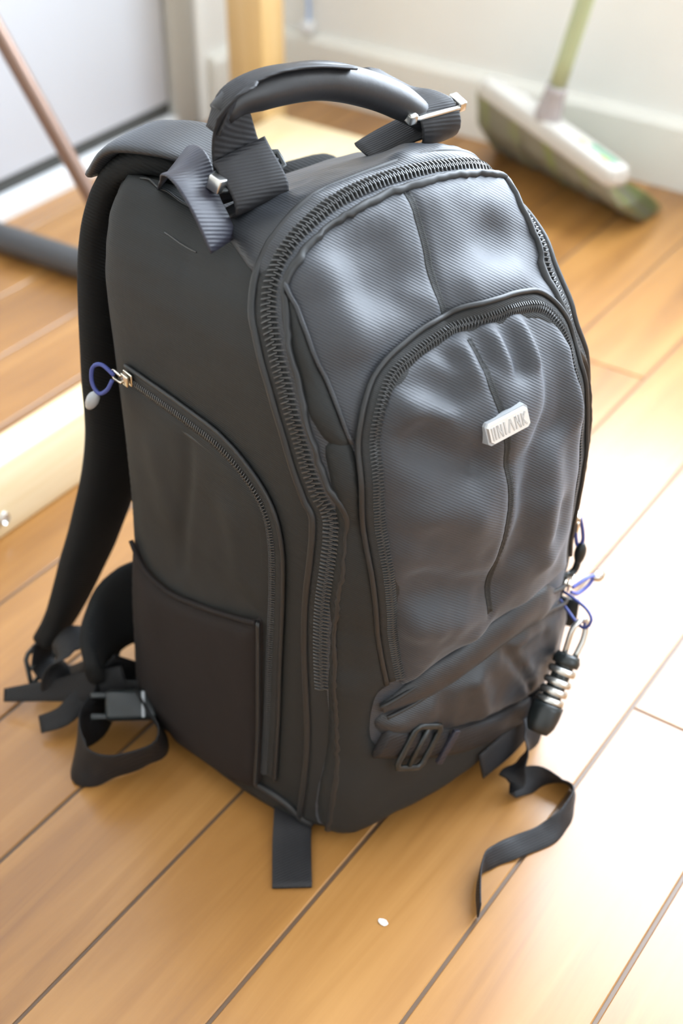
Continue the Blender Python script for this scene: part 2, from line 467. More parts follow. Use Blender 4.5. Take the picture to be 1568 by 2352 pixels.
def bristles(name, mat, spots):
    bm = bmesh.new()
    for x, y in spots:
        base = HM @ Vector((x, y, -.008)); 
        flare = x / hx
        w0 = bv(mid) + ax * x * 1.16
        tip = Vector((w0.x + random.uniform(-.009, .009), 0, -.0))
        yc = 1.775 + (w0.x - bv((-.752, 0, 0)).x) * -.36 - 1.80
        tip.y = min(yc + .030 + (y / hw) * .032 + random.uniform(-.005, .005), 1.878 - 1.80)
        tip.z = .001 + random.uniform(0, .006)
        midp = (base + tip) / 2 + Vector((flare * .006, -.012 + (y / hw) * .008, .004))
        r0, r1 = .0020, .0011
        rr = []
        for p, r in ((base, r0), (midp, r0), (tip, r1)):
            rr.append([bm.verts.new(p + Vector((r * c, r * s, 0))) for c, s in ((1, 0), (-.5, .87), (-.5, -.87))])
        for A, B in zip(rr, rr[1:]):
            for i in range(3): bm.faces.new((A[i], A[(i + 1) % 3], B[(i + 1) % 3], B[i]))
        bm.faces.new(rr[-1]); bm.faces.new(rr[0][::-1])
    o = from_bm(name, bm, mat, br); o['kind'] = 'stuff'
    return o
sp = [(random.uniform(-hx * .97, hx * .97), random.uniform(-hw * .9, hw * .9)) for _ in range(2600)]
bristles('grey_bristles', M['bristle'], [s for s in sp if (math.sin(s[0] * 95 + 1) + random.uniform(-1, 1)) < 1.05])
bristles('green_bristles', M['bristle_green'], [s for s in sp if (math.sin(s[0] * 95 + 1) + random.uniform(-1, 1)) >= 1.05])

# ------------------------------------------------------------------ cable by the corner
cb = tag(empty('wall_cable', (-1.385, YB, .12)), 'pale blue cable held by a white clip beside the pine post', 'cable')
tube_obj('cable', [(-.006, -.006, .40), (-.004, -.006, .10), (-.001, -.007, .03), (.002, -.012, .004)], .0035, M['blue'], cb, 10, .01)
bm = bmesh.new(); add_box(bm, (-.010, -.022, -.013), (.012, -.001, .008), .004); add_box(bm, (-.006, -.026, -.008), (.008, -.020, .003), .002)
from_bm('clip', bm, M['white'], cb, True)

# a fleck of paint on the boards
bm = bmesh.new(); bmesh.ops.create_icosphere(bm, subdivisions=2, radius=.0035)
for v in bm.verts: v.co = Vector((v.co.x * 1.2, v.co.y * .8, max(0, v.co.z * .35))) * (1 + .3 * noise.noise(v.co * 600))
tag(from_bm('paint_fleck', bm, M['fleck'], None, False, (-.337, .540, .0003)), 'tiny white fleck lying on the floor boards in front of the backpack', 'fleck')

# body of the bag
def interp(x, tab):
    if x <= tab[0][0]: return tab[0][1]
    for (x0, y0), (x1, y1) in zip(tab, tab[1:]):
        if x <= x1:
            t = (x - x0) / (x1 - x0); t = t * t * (3 - 2 * t) * .5 + t * .5
            return y0 + (y1 - y0) * t
    return tab[-1][1]

FRONT = [(0, -.106), (.015, -.116), (.10, -.118), (.20, -.121), (.30, -.128), (.36, -.124), (.40, -.112), (.44, -.092), (.47, -.070), (.49, -.055), (.507, -.036)]
BULGE = [(0, .018), (.03, .026), (.1, .030), (.25, .031), (.38, .030), (.44, .020), (.49, .010), (.507, .004)]
WIDE = [(0, .128), (.015, .133), (.05, .136), (.40, .137), (.43, .136), (.455, .131), (.475, .121), (.492, .104), (.502, .087), (.507, .07)]
BACK = [(0, .120), (.03, .126), (.2, .130), (.42, .132), (.48, .122), (.507, .112)]

def body_point(p, q, t):
    """p, q in the unit superellipse, t in 0..1 up; returns bag-local metres."""
    zn = t * .507
    w = interp(zn, WIDE); w += (.137 - w) * (.45 if p > 0 else .8) * max(0., q) * min(1., max(0., (zn - .4) / .05)); bf = interp(zn, FRONT); bb = interp(zn, BACK)
    a = p * w
    if p > 0: a *= 1 - .17 * min(1., max(0., (zn - .34) / .13)) * (1 - .5 * max(0., q))
    b = (bf + bb) / 2 + q * (bb - bf) / 2
    if q < 0: b -= interp(zn, BULGE) * (1 - p * p) * q * q
    low = max(0., 1 - zn / .26); low = low * low * (3 - 2 * low)
    a += math.copysign(1, p) * abs(p) ** 3 * low * .020 * max(0., 1 - ((q - .25) / 1.15) ** 2)
    k = max(0., b + .028)
    ease = min(1., max(0., (-a - .045) / .06)); top = -.42 * k * (1 - .8 * ease) - .004 * (a / .1) ** 2
    z = zn + top * max(0., (zn - .30) / .207) ** 1.5
    return Vector((a, b, z))

def build_body_bm(nphi=180, nt=96, ncap=18):
    bm = bmesh.new(); n = 9.0
    def sup(i):
        ph = 2 * math.pi * (i + .5) / nphi
        c, s = math.cos(ph), math.sin(ph)
        r = (abs(c) ** n + abs(s) ** n) ** (-1 / n)
        return c * r, s * r
    rings = []
    for k in range(nt + 1):
        t = k / nt
        rings.append([bm.verts.new(body_point(*sup(i), t)) for i in range(nphi)])
    for lo, hi in zip(rings, rings[1:]):
        for i in range(nphi):
            j = (i + 1) % nphi
            bm.faces.new((lo[i], lo[j], hi[j], hi[i]))
    for t, ring, flip in ((1., rings[-1], False), (0., rings[0], True)):
        prev = ring
        for m in range(1, ncap):
            sc = 1 - m / ncap
            cur = [bm.verts.new(body_point(sup(i)[0] * sc, sup(i)[1] * sc, t)) for i in range(nphi)]
            for i in range(nphi):
                j = (i + 1) % nphi
                vs = (prev[i], prev[j], cur[j], cur[i])
                bm.faces.new(vs[::-1] if flip else vs)
            prev = cur
        c = bm.verts.new(body_point(0, 0, t))
        for i in range(nphi):
            j = (i + 1) % nphi
            vs = (prev[i], prev[j], c)
            bm.faces.new(vs[::-1] if flip else vs)
    bm.normal_update()
    return bm

# ------------------------------------------------------------------ the backpack
bag = tag(empty('camera_backpack', (-.4974, .7280, 0), (0, 0, rad(76.8))), 'large black camera backpack standing upright on the wooden floor', 'backpack')

class Surf:
    """a mesh one can lay things on: nearest point and smooth normal"""
    def __init__(s, bm):
        bm.normal_update(); bm.verts.ensure_lookup_table(); bm.faces.ensure_lookup_table()
        s.bvh = BVHTree.FromBMesh(bm)
        s.co = [v.co.copy() for v in bm.verts]; s.no = [v.normal.copy() for v in bm.verts]
        s.fv = [[v.index for v in f.verts] for f in bm.faces]
    def normal(s, p, fi):
        n = Vector((0, 0, 0))
        for i in s.fv[fi]: n += s.no[i] / ((s.co[i] - p).length + 1e-4)
        return n.normalized()
    def near(s, p):
        h = s.bvh.find_nearest(p); return h[0], s.normal(h[0], h[2])
    def cast(s, o, d):
        h = s.bvh.ray_cast(o, d)
        if h[0] is None: return s.near(o + d * .2)
        return h[0], s.normal(h[0], h[2])

bm = build_body_bm(); bm.verts.index_update(); bm.faces.index_update()
BODY = Surf(bm)
body = from_bm('body', bm, M['nylon_side'], bag, True)
def on(surf, pts, lift=0.):
    out = []
    for p in pts:
        q, n = surf.near(Vector(p)); out.append(q + n * lift)
    return out

def band(name, pts, width, lift, thick, mat, parent, surf=None, na=7, step=.004, crown=0., side=0., taper=0.):
    """a strip that hugs the surface; `side` shifts it across"""
    surf = surf or BODY
    P = smooth_path(on(surf, smooth_path(pts, .008)), step)
    T = tangents(P); bm = bmesh.new(); rows = []
    arc = [0.]
    for a, c in zip(P, P[1:]): arc.append(arc[-1] + (c - a).length)
    for p, t, s0 in zip(P, T, arc):
        tp = min(1., .25 + .75 * min(s0, arc[-1] - s0) / taper) if taper else 1.
        q, n = surf.near(p); b = n.cross(t).normalized(); top = []; bot = []
        for k in range(na):
            u = k / (na - 1) * 2 - 1
            s, m = surf.near(q + b * (side + u * width * tp / 2))
            edge = (1 - abs(u) ** 4)
            top.append(bm.verts.new(s + m * (lift * tp + thick * (.35 + .65 * edge) + crown * tp * (1 - u * u))))
            bot.append(bm.verts.new(s - m * .001))
        rows.append((top, bot))
    for (t0, b0), (t1, b1) in zip(rows, rows[1:]):
        for k in range(na - 1): bm.faces.new((t0[k], t1[k], t1[k + 1], t0[k + 1]))
        bm.faces.new((b0[0], b1[0], t1[0], t0[0])); bm.faces.new((t0[-1], t1[-1], b1[-1], b0[-1]))
    for (t, b), fl in ((rows[0], False), (rows[-1], True)):
        for k in range(na - 1):
            q = (t[k], t[k + 1], b[k + 1], b[k]); bm.faces.new(q if fl else q[::-1])
    bmesh.ops.recalc_face_normals(bm, faces=bm.faces)
    return from_bm(name, bm, mat, parent, True)

def cord_on(name, pts, r, lift, mat, parent, surf=None, n=8, side=0.):
    surf = surf or BODY
    P = on(surf, smooth_path(pts, .008)); T = tangents(P)
    Q = []
    for p, t in zip(P, T):
        q, nn = surf.near(p); b = nn.cross(t).normalized(); q2, n2 = surf.near(q + b * side); Q.append(q2 + n2 * lift)
    return tube_obj(name, Q, r, mat, parent, n, .005)

def coil(name, pts, width, pitch, lift, parent, surf=None, mat='coil', skip=(0., 1.)):
    """two interlocking rows of slanted coil turns"""
    surf = surf or BODY
    P = even_path(on(surf, smooth_path(pts, .006), 0.), pitch / 2); T = tangents(P); bm = bmesh.new()
    for i, (p, t) in enumerate(zip(P, T)):
        if not skip[0] <= i / len(P) <= skip[1]: continue
        q, n = surf.near(p); b = n.cross(t).normalized(); s = 1 if i % 2 else -1
        inner = q - b * s * width * .10 + t * pitch * .12; outer = q + b * s * width * .5 - t * pitch * .30
        h0 = n * (lift + .0017); hb = n * lift
        c = t * pitch * .24
        # a rounded hump: outer low, inner high
        A = [outer + hb - c, outer + hb + c, outer + hb + n * .0006 + c * .6, outer + hb + n * .0006 - c * .6]
        Mi = (inner + outer) / 2
        B = [Mi + hb - c, Mi + hb + c, Mi + h0 + c * .55, Mi + h0 - c * .55]
        C = [inner + hb - c * .8, inner + hb + c * .8, inner + h0 * .9 + hb * .1 + c * .4, inner + h0 * .9 + hb * .1 - c * .4]
        R = [[bm.verts.new(v) for v in X] for X in (A, B, C)]
        for X, Y in zip(R, R[1:]):
            for k in range(4): bm.faces.new((X[k], X[(k + 1) % 4], Y[(k + 1) % 4], Y[k]))
        bm.faces.new(R[0][::-1]); bm.faces.new(R[2])
    bmesh.ops.recalc_face_normals(bm, faces=bm.faces)
    o = from_bm(name, bm, M[mat], parent); o['kind'] = 'stuff'
    return o

KC = Vector((0, .0, .25))
def patch(name, outline, height, edge, mat, parent, folds=(), step=.0036, lift=.0006, rough=0., rscale=30., seed=0., surf=None, belly=0., plan=False):
    """a cloth panel lying on the body: outline on the surface, raised inside, with folds = (polyline, half-width, depth)"""
    surf = surf or BODY
    O3 = on(surf, smooth_path(outline, step, closed=True))
    keep = [O3[0]]
    for p in O3[1:]:
        if (p - keep[-1]).length > step * .55: keep.append(p)
    if (keep[0] - keep[-1]).length < step * .55: keep.pop()
    def ang(p):
        if plan: return (p.x, p.y)
        d = p - KC
        return (math.atan2(d.x, -d.y) * .14, math.atan2(d.z, math.hypot(d.x, d.y)) * .16)
    def ray_dir(u, v):
        u /= .14; v /= .16
        return Vector((math.sin(u) * math.cos(v), -math.cos(u) * math.cos(v), math.sin(v)))
    U = np.array([ang(p) for p in keep])
    lo, hi = U.min(0), U.max(0)
    st2 = step * .8
    gx, gy = np.meshgrid(np.arange(lo[0], hi[0], st2), np.arange(lo[1], hi[1], st2))
    gx = gx + (np.arange(gx.shape[0])[:, None] % 2) * st2 / 2
    G = np.stack([gx.ravel(), gy.ravel()], 1)
    a = U; b = np.roll(U, -1, 0)
    inside = np.zeros(len(G), bool)
    for (x0, y0), (x1, y1) in zip(a, b):
        c = (y0 > G[:, 1]) != (y1 > G[:, 1])
        if y1 != y0: inside ^= c & (G[:, 0] < (x1 - x0) * (G[:, 1] - y0) / (y1 - y0) + x0)
    d2 = np.full(len(G), 1e9)
    for (x0, y0), (x1, y1) in zip(a, b):
        e = np.array([x1 - x0, y1 - y0]); L = (e ** 2).sum() + 1e-12
        t = np.clip(((G - [x0, y0]) @ e) / L, 0, 1)
        d2 = np.minimum(d2, ((G - [x0, y0] - t[:, None] * e) ** 2).sum(1))
    G = G[inside & (d2 > (st2 * .5) ** 2)]
    vs = [Vector(x) for x in U] + [Vector(x) for x in G]
    n = len(U)
    cv, ce, cf, *_ = delaunay_2d_cdt(vs, [(i, (i + 1) % n) for i in range(n)], [], 1, 1e-6)
    base = []; nor = []
    for v in cv:
        q, m = surf.cast(Vector((v.x, v.y, .7)), Vector((0, 0, -1))) if plan else surf.cast(KC, ray_dir(v.x, v.y)); base.append(q); nor.append(m)
    B = np.array([tuple(p) for p in base]); E = np.array([tuple(p) for p in keep]); E2 = np.roll(E, -1, 0)
    def seg_dist(B, S0, S1):
        best = np.full(len(B), 1e9)
        for p0, p1 in zip(S0, S1):
            e = p1 - p0; t = np.clip(((B - p0) @ e) / (e @ e + 1e-12), 0, 1)
            best = np.minimum(best, ((B - p0 - t[:, None] * e) ** 2).sum(1))
        return np.sqrt(best)
    D = seg_dist(B, E, E2)
    H = height * (1 - np.exp(-(D / edge) ** 1.3)) + belly * np.clip(D / .06, 0, 1) ** 1.5
    fade = 1 - np.exp(-(D / .006) ** 2)
    for line, w, amp in folds:
        L = np.array([tuple(p) for p in on(surf, smooth_path(line, .006))])
        dd = seg_dist(B, L[:-1], L[1:])
        H = H + amp * np.exp(-(dd / w) ** 2) * fade
    if rough:
        H = H + np.array([noise.fractal(Vector(p) * rscale + Vector((seed, 0, 0)), 1., 2., 2) * rough for p in B]) * fade
    fl = .0020 * (1 - np.exp(-(D / .004) ** 2)); H = fl + .0014 * np.log1p(np.exp(np.clip((H - fl) / .0014, -30, 30))) - .0014 * math.log(2) * np.exp(-(D / .004) ** 2)
    bm = bmesh.new()
    V = [bm.verts.new(q + m * (lift + h)) for q, m, h in zip(base, nor, H)]
    for f in cf:
        try: bm.faces.new([V[i] for i in f])
        except ValueError: pass
    bm.normal_update()
    flip = sum((f.normal.dot(f.calc_center_median() - KC)) for f in bm.faces) < 0
    if flip: bmesh.ops.reverse_faces(bm, faces=bm.faces)
    # turn the rim down into the body so that the panel has an edge
    rim = [e for e in bm.edges if e.is_boundary]
    r = bmesh.ops.extrude_edge_only(bm, edges=rim)
    for v in [g for g in r['geom'] if isinstance(g, bmesh.types.BMVert)]:
        q, m = surf.near(v.co); v.co = q - m * .0012
    bmesh.ops.recalc_face_normals(bm, faces=bm.faces)
    if sum((f.normal.dot(f.calc_center_median() - KC)) for f in bm.faces) < 0: bmesh.ops.reverse_faces(bm, faces=bm.faces)
    bm.normal_update(); bm.verts.index_update(); bm.faces.index_update()
    s = Surf(bm)
    return from_bm(name, bm, mat, parent, True), s

TR = {
    'main_zip': [(-0.132, -0.104, 0.016), (-0.131, -0.111, 0.070), (-0.130, -0.114, 0.120), (-0.131, -0.114, 0.167), (-0.132, -0.114, 0.211), (-0.133, -0.117, 0.254), (-0.132, -0.122, 0.295), (-0.129, -0.123, 0.332), (-0.133, -0.117, 0.347), (-0.135, -0.109, 0.365), (-0.136, -0.098, 0.394), (-0.135, -0.085, 0.423), (-0.132, -0.072, 0.447), (-0.123, -0.059, 0.466), (-0.107, -0.051, 0.484), (-0.087, -0.048, 0.497), (-0.059, -0.045, 0.505), (-0.024, -0.044, 0.508), (0.013, -0.046, 0.507), (0.052, -0.049, 0.502), (0.073, -0.050, 0.497), (0.095, -0.049, 0.482), (0.096, -0.064, 0.473), (0.097, -0.083, 0.457), (0.092, -0.104, 0.436), (0.092, -0.121, 0.412), (0.095, -0.132, 0.388)],
    'pocket_zip': [(-0.087, -0.147, 0.184), (-0.095, -0.147, 0.231), (-0.103, -0.148, 0.296), (-0.107, -0.145, 0.332), (-0.107, -0.141, 0.366), (-0.103, -0.133, 0.393), (-0.093, -0.128, 0.412), (-0.078, -0.124, 0.423), (-0.054, -0.123, 0.431), (-0.027, -0.123, 0.435), (0.005, -0.124, 0.435), (0.037, -0.126, 0.429), (0.054, -0.129, 0.422), (0.064, -0.135, 0.411), (0.071, -0.141, 0.394), (0.070, -0.149, 0.377)],
    'lid_seam': [(-0.006, -0.059, 0.500), (-0.011, -0.074, 0.485), (-0.019, -0.094, 0.464), (-0.025, -0.108, 0.450), (-0.026, -0.117, 0.436)],
    'pocket_seam': [(-0.020, -0.134, 0.430), (-0.022, -0.147, 0.414), (-0.022, -0.154, 0.398), (-0.020, -0.166, 0.368), (-0.018, -0.169, 0.337), (-0.021, -0.172, 0.303), (-0.020, -0.169, 0.250), (-0.021, -0.166, 0.220)],
    'gusset': [(-0.110, -0.064, 0.475), (-0.114, -0.082, 0.457), (-0.116, -0.102, 0.429), (-0.116, -0.117, 0.407), (-0.114, -0.124, 0.390), (-0.122, -0.119, 0.388), (-0.129, -0.107, 0.405), (-0.127, -0.093, 0.430), (-0.122, -0.080, 0.453)],
    'bot_zip_up': [(-0.101, -0.141, 0.160), (-0.080, -0.148, 0.169), (-0.055, -0.154, 0.177), (-0.028, -0.158, 0.185), (-0.002, -0.160, 0.194), (0.034, -0.158, 0.191), (0.094, -0.144, 0.165)],
    'bot_zip_lo': [(-0.096, -0.142, 0.149), (-0.054, -0.154, 0.159), (-0.021, -0.158, 0.166), (0.011, -0.159, 0.172), (0.051, -0.154, 0.168), (0.111, -0.136, 0.135)],
    'bot_pocket': [(-0.099, -0.141, 0.147), (-0.053, -0.153, 0.157), (-0.021, -0.158, 0.164), (0.011, -0.159, 0.169), (0.051, -0.154, 0.165), (0.114, -0.134, 0.129), (0.119, -0.129, 0.093), (0.097, -0.139, 0.068), (0.068, -0.146, 0.062), (0.009, -0.155, 0.084), (-0.031, -0.154, 0.096), (-0.073, -0.148, 0.111), (-0.097, -0.141, 0.128)],
    'bot_flap': [(0.007, -0.165, 0.167), (0.023, -0.163, 0.138), (0.052, -0.157, 0.090)],
    'comp_strap': [(-0.099, -0.140, 0.121), (-0.071, -0.148, 0.107), (-0.025, -0.154, 0.082), (0.012, -0.153, 0.068), (0.057, -0.147, 0.052)],
    'badge': [(-0.037, -0.162, 0.377), (-0.036, -0.159, 0.386), (-0.004, -0.159, 0.389), (-0.003, -0.164, 0.379), (-0.020, -0.162, 0.382)],
    'side_edge': [(-0.142, 0.100, 0.192), (-0.144, 0.082, 0.177), (-0.145, 0.051, 0.173), (-0.144, 0.012, 0.183), (-0.143, -0.025, 0.196), (-0.142, -0.052, 0.207)],
    'side_right': [(-0.141, -0.060, 0.211), (-0.144, -0.060, 0.158), (-0.147, -0.060, 0.099), (-0.150, -0.057, 0.041)],
    'side_bot': [(-0.153, 0.086, 0.015), (-0.156, 0.052, 0.012), (-0.157, 0.019, 0.021), (-0.155, -0.009, 0.025), (-0.153, -0.035, 0.030), (-0.150, -0.054, 0.032), (-0.144, -0.080, 0.028), (-0.132, -0.100, 0.009)],
    'side_zip': [(-0.140, 0.092, 0.346), (-0.141, 0.056, 0.346), (-0.141, 0.020, 0.345), (-0.141, -0.019, 0.342), (-0.141, -0.047, 0.331), (-0.141, -0.065, 0.315), (-0.141, -0.072, 0.289), (-0.141, -0.071, 0.249), (-0.142, -0.067, 0.184), (-0.146, -0.065, 0.116), (-0.149, -0.062, 0.053)],
    'side_seam': [(-0.141, 0.016, 0.327), (-0.141, 0.018, 0.296), (-0.141, 0.029, 0.249), (-0.143, 0.035, 0.204)],
    'top_seam': [(-0.108, 0.095, 0.495), (-0.106, 0.069, 0.492), (-0.104, 0.044, 0.488), (-0.108, 0.001, 0.487), (-0.112, -0.039, 0.484)],
    'stitch': [(-0.123, 0.053, 0.473), (-0.123, 0.036, 0.471), (-0.123, 0.019, 0.471)],
    'anchorL': [(-0.032, 0.045, 0.480), (-0.072, -0.022, 0.507), (-0.073, -0.044, 0.503)],
    'w_crease1': [(-0.084, -0.129, 0.425), (-0.069, -0.139, 0.417), (-0.053, -0.146, 0.410)],
    'w_crease2': [(-0.013, -0.132, 0.433), (-0.015, -0.139, 0.424), (-0.016, -0.145, 0.417)],
    'w_crease3': [(0.011, -0.134, 0.431), (0.009, -0.145, 0.417), (0.007, -0.151, 0.407)],
    'w_crease4': [(0.046, -0.135, 0.425), (0.039, -0.155, 0.392), (0.036, -0.166, 0.361)],
    'w_crease5': [(-0.045, -0.133, 0.430), (-0.041, -0.137, 0.424)],
    'w_ridge1': [(-0.081, -0.144, 0.402), (-0.055, -0.157, 0.383)],
    'w_trough': [(-0.079, -0.150, 0.387), (-0.045, -0.165, 0.362)],
    'w_low1': [(-0.084, -0.160, 0.277), (-0.021, -0.169, 0.246)],
    'w_low2': [(-0.087, -0.157, 0.245), (-0.033, -0.165, 0.213)],
    'w_low3': [(0.016, -0.168, 0.356), (0.004, -0.171, 0.320), (-0.004, -0.171, 0.271)],
    'lid_d1': [(-0.060, -0.075, 0.480), (-0.060, -0.087, 0.467)],
    'lid_d2': [(0.043, -0.093, 0.462), (0.057, -0.105, 0.449)],
    'lid_r1': [(-0.092, -0.074, 0.476), (-0.092, -0.099, 0.449)],
    'lid_r2': [(0.002, -0.113, 0.445), (0.046, -0.112, 0.442)],
}
R_ZIP = [(.104, -.131, .350), (.116, -.131, .300), (.124, -.124, .240), (.128, -.118, .160), (.129, -.112, .070), (.129, -.104, .016)]
MZ = TR['main_zip'] + R_ZIP

# lid: the big front panel inside the main zip
FW = TR
lid_out = [TR['main_zip'][0]] + TR['main_zip'][2:] + R_ZIP + [(.06, -.14, .010), (0, -.145, .010), (-.07, -.135, .010)]
lid_folds = [
    (TR['lid_seam'], .0035, -.0022), (TR['lid_d1'], .022, -.0085), (TR['lid_d2'], .020, -.0085), (TR['lid_r1'], .020, .007), (TR['lid_r2'], .018, .008),
    ([(-.045, -.10, .458), (-.032, -.108, .450)], .008, .002), ([(-.075, -.128, .418), (-.088, -.123, .41)], .014, .003),
    ([(.075, -.09, .45), (.078, -.105, .435)], .010, -.004), ([(-.115, -.13, .33), (-.118, -.128, .26), (-.115, -.125, .2)], .008, -.0025),
    ([(.01, -.07, .488), (.05, -.075, .478)], .014, .003), ([(-.05, -.062, .495), (-.03, -.07, .488)], .012, .002)]
lid, LID = patch('front_lid', lid_out, .0085, .011, M['nylon'], bag, lid_folds, rough=.0016, rscale=24, seed=3)

# smooth cloth of the top between the zip and the harness
top_out = [(-.118, -.045, .474), (-.107, -.049, .486), (-.087, -.046, .497), (-.059, -.043, .505), (-.024, -.042, .508), (.013, -.044, .507), (.052, -.047, .502), (.080, -.046, .490), (.092, -.03, .480), (.092, .03, .470), (.085, .075, .455), (.0, .085, .452), (-.060, .080, .462), (-.088, .045, .478), (-.108, .0, .482)]
top_, TOPS = patch('top_panel', top_out, .0012, .004, M['nylon_top'], bag, [([(-.05, -.02, .504), (-.02, .01, .497)], .016, .004), ([(.02, -.025, .507), (.05, .0, .497)], .014, .004), ([(-.075, -.02, .499), (-.085, .01, .492)], .012, -.003), ([(.0, -.03, .508), (.01, .0, .5)], .010, -.003)], rough=.0015, rscale=30, seed=12, lift=.0008, plan=True)

# main zip: tape, coil, inner piping
zip_main = band('main_zipper', MZ, .024, .0012, .0012, M['tape'], bag, BODY)
coil('zipper_coil', MZ, .0118, .0034, .0026, zip_main, skip=(.13, .88))
def side_cord(pts, off, r, lift, parent, mat='piping', surf=None, name='piping'):
    return cord_on(name, pts, r, lift, M[mat], parent, surf, 8, off)
side_cord(MZ, .0135, .0028, .0016, zip_main)

band('zip_binding', MZ, .0075, .0006, .0016, M['piping'], zip_main, LID, 7, .004, .0014, side=-.0135)
# gusset fold left of the lid
gus, _ = patch('expansion_gusset', TR['gusset'], .0020, .004, M['nylon_side'], lid, [([TR['gusset'][0], TR['gusset'][2], TR['gusset'][4]], .005, .0035), ([TR['gusset'][8], TR['gusset'][7], TR['gusset'][6]], .006, -.001)], step=.0028, lift=.0006, surf=LID)
band('gusset_edge', TR['gusset'][:5], .0028, .0022, .0014, M['nylon_top'], lid, LID)

# plain matt cloth left of the pocket and round the foot of the lid
patch('lid_border', [(-.126, -.116, .388), (-.124, -.124, .345), (-.124, -.120, .25), (-.124, -.115, .12), (-.124, -.108, .022), (-.08, -.132, .012), (0, -.147, .012), (.06, -.142, .012), (.062, -.147, .045), (0, -.155, .070), (-.07, -.149, .096), (-.104, -.140, .120), (-.104, -.141, .168), (-.092, -.147, .188), (-.104, -.146, .26), (-.115, -.140, .33), (-.116, -.135, .365), (-.117, -.126, .392)], .0006, .004, M['nylon_side'], lid, step=.0045, lift=.0004, surf=LID)

# front pocket
pz = TR['pocket_zip'] + [(.076, -.150, .33), (.078, -.153, .28), (.082, -.150, .235), (.09, -.145, .19)]
pocket_out = pz + [(.06, -.15, .190), (0, -.158, .196), (-.05, -.155, .186), (-.08, -.149, .174)]
pocket_folds = [
    (TR['pocket_seam'], .0035, -.0024), (TR['w_crease1'], .011, -.0085), ([(-.086, -.135, .414), (-.060, -.148, .399)], .007, .0045),
    (TR['w_crease2'], .007, -.006), (TR['w_crease3'], .009, -.0075), (TR['w_crease4'], .016, -.013), (TR['w_crease5'], .007, -.005),
    ([(-.002, -.138, .427), (-.004, -.148, .412)], .005, .0035), ([(.026, -.135, .427), (.022, -.152, .405)], .007, .0045),
    ([(-.030, -.135, .428), (-.031, -.146, .413)], .006, .003), ([(.062, -.145, .395), (.06, -.158, .35)], .008, .003),
    (TR['w_ridge1'], .012, .004), (TR['w_trough'], .016, -.012), (TR['w_low1'], .016, -.012), (TR['w_low2'], .013, .007), (TR['w_low3'], .017, -.009),
    ([(-.085, -.158, .34), (-.05, -.168, .325)], .014, .004), ([(-.08, -.160, .31), (-.04, -.17, .29)], .012, -.003), ([(.02, -.168, .3), (.03, -.168, .25)], .014, .004),
    ([(-.06, -.166, .225), (-.03, -.166, .215)], .008, -.004), ([(-.088, -.155, .235), (-.075, -.158, .205)], .009, .004), ([(.045, -.16, .33), (.04, -.16, .27)], .012, -.004),
    ([(-.012, -.163, .352), (.005, -.166, .345)], .012, -.003)]
pocket, POCKET = patch('front_pocket', pocket_out, .0115, .010, M['nylon'], bag, pocket_folds, rough=.0022, rscale=26, seed=9, belly=.004, lift=.0008, surf=LID)
zip_pocket = band('pocket_zipper', pz, .019, .0020, .0012, M['tape'], bag, LID)
coil('zipper_coil', pz, .0078, .0024, .0031, zip_pocket, LID)
side_cord(pz, .0108, .0020, .0030, zip_pocket, surf=LID)
# double stitched centre seams
def seam(pts, surf, parent, w=.0062):
    s = band('centre_seam', pts, w, .0001, .0005, M['tape'], parent, surf, 5, .003)
    P = even_path(on(surf, smooth_path(pts, .006)), .0042); T = tangents(P); bm = bmesh.new()
    for off in (-w * .36, w * .36):
        for p, t in zip(P, T):
            q, n = surf.near(p); b = n.cross(t).normalized(); q, n = surf.near(q + b * off); q = q + n * .0009
            for k in (-1,):
                vs = [bm.verts.new(q + t * sx * .0013 + b * sy * .0004 + n * .0004 * (1 - abs(sx) * .7)) for sx, sy in ((-1, 0), (0, -1), (1, 0), (0, 1))]
                bm.faces.new(vs)
    o = from_bm('stitches', bm, M['gap_and_thread'], s); o['kind'] = 'stuff'
seam(TR['lid_seam'], LID, lid); seam(TR['pocket_seam'], POCKET, pocket)

# badge
bq, bn = POCKET.near(Vector(TR['badge'][4])); bx = Vector((1, -.02, .10)); bx = (bx - bn * bx.dot(bn)).normalized(); by = bn.cross(bx)
BMx = Matrix((bx, by, bn)).transposed().to_4x4(); BMx.translation = bq + bn * .0032
def plate(name, w, h, z0, z1, c, mat, parent, ins=0.):
    o = [(-w + c, -h), (w - c, -h), (w, -h + c), (w, h - c), (w - c, h), (-w + c, h), (-w, h - c), (-w, -h + c)]
    k = 1 - ins
    v = [BMx @ Vector((x, y, z0)) for x, y in o] + [BMx @ Vector((x * k, y * k if not ins else y * (1 - ins * 2), z1)) for x, y in o]
    return from_py(name, v, [tuple(range(8))[::-1], tuple(range(8, 16))] + [(i, (i + 1) % 8, 8 + (i + 1) % 8, 8 + i) for i in range(8)], mat, parent)
bd = plate('badge', .0178, .0088, -.006, .0012, .002, M['clear'], bag, .03)
bd['label'] = 'small silver badge'
pl = plate('badge_plate', .0166, .0076, .0008, .0032, .0022, M['badge'], bd, .05)
bm = bmesh.new()
def stroke(x0, y0, x1, y1, w=.0011):
    d = Vector((x1 - x0, y1 - y0, 0)); L = d.length; d.normalize(); s = Vector((-d.y, d.x, 0)) * w / 2
    c = [Vector((x0, y0, 0)) - s, Vector((x1, y1, 0)) - s, Vector((x1, y1, 0)) + s, Vector((x0, y0, 0)) + s]
    lo = [bm.verts.new(BMx @ (p + Vector((0, 0, .0030)))) for p in c]; hi = [bm.verts.new(BMx @ (p + Vector((0, 0, .0038)))) for p in c]
    bm.faces.new(hi); 
    for i in range(4): bm.faces.new((lo[i], lo[(i + 1) % 4], hi[(i + 1) % 4], hi[i]))
T, Bt = .0046, -.0046
